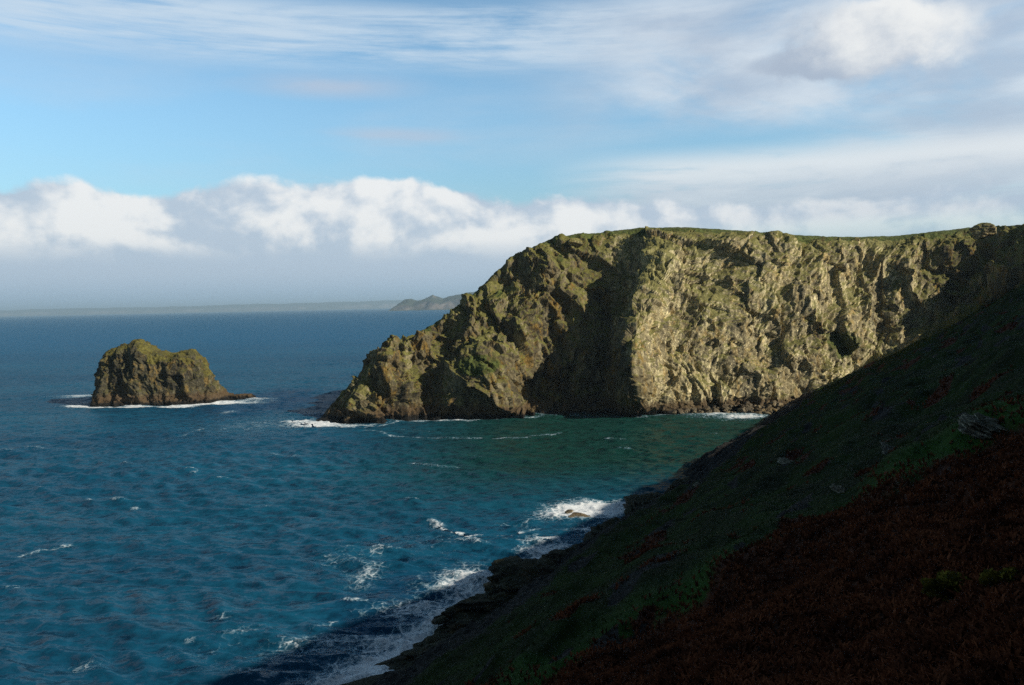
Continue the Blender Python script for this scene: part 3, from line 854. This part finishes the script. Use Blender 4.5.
def rock_np(size, seed, sub=4, planes=16, rough=1.0, flat=0.0):
    rg = np.random.default_rng(seed)
    D, Fq = ico(sub)
    n = rg.normal(size=(planes, 3)); n /= np.linalg.norm(n, axis=1, keepdims=True)
    dist = rg.uniform(0.55, 0.95, planes)
    if flat:
        n = np.vstack([n, [[0, 0, 1], [0.2, 0.1, 0.97]]]); dist = np.concatenate([dist, [1 - flat, 1 - flat * 0.9]])
    dots = D @ n.T
    r = np.where(dots > 0.05, dist / np.maximum(dots, 0.05), 9).min(axis=1)
    r = np.minimum(r, 1.15)
    Pp = D * r[:, None]
    Pp = Pp + D * (rough * (0.10 * fbm(Pp[:, 0] * 2.2, Pp[:, 1] * 2.2, Pp[:, 2] * 3.0 + seed, 4, seed)))[:, None]
    Pp = Pp * np.array(size)
    bed = Pp[:, 2] / (0.28 * size[2]) + Pp[:, 0] * 0.15 / size[0]
    Pp[:, :2] *= (1 + 0.05 * rough * rough * ((bed - np.floor(bed)) - 0.5))[:, None]
    return Pp, Fq


def rot(P, rz=0, ry=0, rx=0):
    cz, sz, cy, sy, cx, sx = math.cos(rz), math.sin(rz), math.cos(ry), math.sin(ry), math.cos(rx), math.sin(rx)
    M = np.array([[cz, -sz, 0], [sz, cz, 0], [0, 0, 1]]) @ np.array([[cy, 0, sy], [0, 1, 0], [-sy, 0, cy]]) @ np.array([[1, 0, 0], [0, cx, -sx], [0, sx, cx]])
    return P @ M.T


def rock(name, loc, size, seed, mat, label, cat, rz=0, ry=0, rx=0, sub=5, rough=1.0, flat=0.0, group=None, planes=16):
    Pp, Fq = rock_np(size, seed, sub, planes, rough, flat)
    Pp = rot(Pp, rz, ry, rx)
    o = mesh_np(name, Pp, Fq, mat, {'grass': np.zeros(len(Pp)), 'tone': np.full(len(Pp), 0.5)})
    o.location = loc
    return tagp(o, label, cat, group)


SHORE_A = math.atan2(TD[1], TD[0])


def shore_rock(px, py, size, seed, label, drop=0.3, rz=0.0, ry=0.12, rx=0.0, flat=0.35, mat=None):
    c = sea_pt(px, py)
    return rock('rock_ledge', (c[0], c[1], -drop), size, seed, mat or M_SHORE, label, 'rock ledge', SHORE_A + rz, ry, rx, 6, 2.0, flat, None, 18)


# dark ledges along the near waterline
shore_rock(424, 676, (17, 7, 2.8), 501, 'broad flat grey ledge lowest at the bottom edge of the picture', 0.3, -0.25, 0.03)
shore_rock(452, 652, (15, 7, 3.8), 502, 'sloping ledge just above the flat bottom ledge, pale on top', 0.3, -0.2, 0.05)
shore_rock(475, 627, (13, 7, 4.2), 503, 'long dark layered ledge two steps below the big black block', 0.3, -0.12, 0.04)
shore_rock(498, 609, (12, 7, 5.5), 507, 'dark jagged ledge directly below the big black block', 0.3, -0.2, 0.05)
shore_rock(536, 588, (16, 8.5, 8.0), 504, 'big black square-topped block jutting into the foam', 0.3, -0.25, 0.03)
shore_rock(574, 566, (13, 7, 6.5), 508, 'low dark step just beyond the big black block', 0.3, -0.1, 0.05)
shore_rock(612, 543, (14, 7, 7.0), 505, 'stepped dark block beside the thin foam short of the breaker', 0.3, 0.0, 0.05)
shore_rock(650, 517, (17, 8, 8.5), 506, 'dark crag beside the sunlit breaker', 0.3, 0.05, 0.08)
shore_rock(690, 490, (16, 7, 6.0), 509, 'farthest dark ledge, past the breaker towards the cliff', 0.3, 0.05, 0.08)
# wet skerry in the breaker
c = sea_pt(580, 518.5)
rock('skerry', (c[0], c[1], 0.1), (4.2, 2.0, 1.5), 520, M_BOULDER, 'low brown wet rock in the middle of the sunlit breaker', 'rock', 0.2, 0.05, 0, 5)
c = sea_pt(570, 513)
rock('skerry', (c[0], c[1], 0.0), (1.6, 1.0, 0.9), 521, M_BOULDER, 'tiny rock tip left of the brown rock in the breaker', 'rock', 0.5, 0.0, 0, 4)

# pale outcrops on the shaded slope
OUT = [((985, 425), (3.4, 2.2, 1.6), 'large pale grey outcrop highest on the dark hillside'),
       ((893, 452), (2.2, 1.5, 1.0), 'smaller pale outcrop below the large one on the hillside'),
       ((788, 462), (2.6, 1.2, 0.9), 'narrow pale outcrop halfway along the edge of the slope'),
       ((700, 486), (2.6, 1.3, 0.9), 'small light rock low on the slope above the dark crag'),
       ((842, 490), (0.8, 0.7, 0.6), 'tiny isolated pale stone in the dark grass')]
for i, (pp, sz, lab) in enumerate(OUT):
    h, s_, d_ = hill_hit(*pp)
    rock('rock_outcrop', (h[0], h[1], h[2] - 0.1 * sz[2]), (sz[0] * 1.6, sz[1] * 1.3, sz[2] * 0.85), 540 + i, M_PALE, lab, 'rock outcrop', SHORE_A + 0.15 * i, 0.05, 0.42, 5, 2.6, 0.25)

# boulders at the cliff foot
rb = random.Random(5)
protos = []
for i in range(6):
    Pp, Fq = rock_np((1, 0.8, 0.65), 600 + i, 3, 14, 1.0)
    protos.append((Pp, Fq))
meshes = []
for i in range(130):
    px = rb.uniform(668, 800); up = rb.random()
    c = sea_pt(px, 413.2 - 0.012 * (px - 690))
    r = rb.choice([0.9, 1.2, 1.4, 1.9, 2.6]) * rb.uniform(0.8, 1.25)
    Yo = up * 11.0 - 7.0
    if i < 6:
        o = mesh_np('boulder', protos[i][0], protos[i][1], M_BOULDER, {'grass': np.zeros(len(protos[i][0])), 'tone': np.full(len(protos[i][0]), 0.5)}, None, False); meshes.append(o)
    else:
        o = meshes[i % 6].copy(); C.objects.link(o)
    o.location = (c[0], c[1] + Yo, 0.1 + (Yo + 7.0) * 0.36)
    o.scale = (r, r, r); o.rotation_euler = (rb.uniform(-0.4, 0.4), rb.uniform(-0.4, 0.4), rb.uniform(0, 6.28))
    tagp(o, 'brown boulder in the heap at the foot of the sunlit cliff', 'boulder', 'boulders fallen at the cliff foot')

# rock tor on the right-hand skyline and crags on the left skyline
c = at_y(984, 230, 453)
rock('rock_tor', tuple(c + np.array([0, 2, -0.3])), (7.0, 5, 5.5), 700, M_CLIFF, 'squat rock knoll breaking the cliff skyline at the far right', 'rock tor', 0.0, 0.0, 0.0, 5, 1.6, 0.12)
c = at_y(574, 241, 487)
rock('rock_tor', tuple(c + np.array([0, 0, -1.2])), (6.5, 4, 3.4), 701, M_CLIFF, 'craggy rock shoulder where the ridge meets the flat cliff top', 'rock tor', 0.3, 0.1, 0, 5)

# ------------------------------------------------------------------ plants on the near slope
def scatter(n, seed, want_bracken, tmax, far_pow):
    rg = np.random.default_rng(seed); outp = []
    while sum(len(a) for a in outp) < n:
        py = rg.uniform(300, 760, 60000); px = rg.uniform(380, 1120, 60000)
        T = tmax * rg.uniform(0.02, 1, 60000) ** far_pow
        X = (px - 512) / F_PX * T; Y = T
        s, d = xy_sd(X, Y)
        ok = (d > 12) & (d < 116)
        s, d = s[ok], d[ok]
        b = bracken_mask(s, d); pr = b if want_bracken else 1 - b
        ok = rg.random(len(s)) < pr
        outp.append(np.stack([s[ok], d[ok]], 1))
    return np.concatenate(outp)[:n], rg


def place(sd):
    s, d = sd[:, 0], sd[:, 1]
    return np.stack([-83 * ND[0] + s * TD[0] + d * ND[0], -83 * ND[1] + s * TD[1] + d * ND[1], hill_z(s, d)], 1)


def fronds(name, n, seed, bracken, mat, label, cat, tmax, far_pow, per, hgt, wid, arch):
    sd, rg = scatter(n, seed, bracken, tmax, far_pow)
    base = place(sd)
    base = np.repeat(base, per, 0); m = len(base)
    a = rg.uniform(0, 6.283, m); ln = hgt * rg.uniform(0.55, 1.25, m); dirx, diry = np.cos(a), np.sin(a)
    tilt = rg.uniform(0.15, 0.9, m) * arch
    ks = np.linspace(0, 1, 5); V = []
    for k_ in ks:
        out_ = ln * (tilt * k_ ** 1.4); hz = ln * (k_ * 0.9 - 0.55 * tilt * k_**2)
        c = base + np.stack([dirx * out_, diry * out_, hz - 0.05], 1)
        w = wid * ln * (math.sin(math.pi * (0.18 + 0.80 * k_)) if bracken else (1 - 0.9 * k_))
        side = np.stack([-diry * w, dirx * w, rg.normal(0, 0.15, m) * w], 1)
        V += [c - side, c + side]
    V = np.stack(V, 1).reshape(-1, 3)                          # m*10
    q = np.array([[0, 1, 3, 2], [2, 3, 5, 4], [4, 5, 7, 6], [6, 7, 9, 8]])
    Fq = (np.arange(m)[:, None, None] * 10 + q[None]).reshape(-1, 4)
    o = mesh_np(name, V, Fq, mat, None, None, False)
    return tagp(o, label, cat, kind='stuff')


fronds('bracken', 42000, 801, True, M_BRACKEN, 'dead rust-brown bracken covering the lower right slope', 'bracken', 260, 1.4, 5, 0.62, 0.11, 1.0)
fronds('grass', 26000, 802, False, M_GRASS, 'rough dark green grass on the shaded slope', 'grass', 320, 1.2, 6, 0.40, 0.05, 1.0)


def gorse(px, py, r, seed, label):
    h, s_, d_ = hill_hit(px, py)
    rg = np.random.default_rng(seed); m = 5000
    dr = rg.normal(size=(m, 3)); dr[:, 2] = np.abs(dr[:, 2]) * 0.9; dr /= np.linalg.norm(dr, axis=1, keepdims=True)
    rad = r * (0.55 + 0.5 * rg.random(m)) * (0.8 + 0.5 * fbm(dr[:, 0] * 1.7, dr[:, 1] * 1.7, dr[:, 2] * 1.7 + seed, 2, seed))
    c = dr * rad[:, None] * np.array([1.2, 1.2, 0.9])
    s1 = rg.normal(size=(m, 3)) * 0.09; s2 = dr * 0.22
    V = np.stack([c - s1, c + s1, c + s2], 1).reshape(-1, 3)
    o = mesh_np('gorse_bush', V, np.arange(m * 3).reshape(-1, 3), M_GORSE, None, None, False)
    o.location = (h[0], h[1], h[2] - 0.1)
    return tagp(o, label, 'gorse bush')


gorse(951, 592, 0.9, 901, 'yellowish gorse bush among the brown bracken at lower right')
gorse(1003, 583, 0.7, 902, 'small gorse bush near the right edge of the picture in the bracken')

# ------------------------------------------------------------------ sea haze
HZ_DENS = 4.0e-5
bm = bmesh.new(); bmesh.ops.create_cube(bm, size=1.0)
me = bpy.data.meshes.new('haze'); bm.to_mesh(me); bm.free()
hz = bpy.data.objects.new('haze', me); C.objects.link(hz)
x0, x1, y0, y1, z0, z1 = -62000, 62000, -600, 61500, -15.5, 480
hz.scale = (x1 - x0, y1 - y0, z1 - z0); hz.location = ((x0 + x1) / 2, (y0 + y1) / 2, (z0 + z1) / 2)
m, q, o = material('haze_air')
pv = q.n('ShaderNodeVolumePrincipled')
pv.inputs['Color'].default_value = (0.62, 0.84, 1.0, 1); pv.inputs['Density'].default_value = HZ_DENS; pv.inputs['Anisotropy'].default_value = 0.1
q.put(o.inputs['Volume'], pv.outputs[0]); me.materials.append(m)
tagp(hz, 'thin pale sea haze that blues the distant coast', 'haze', kind='stuff')
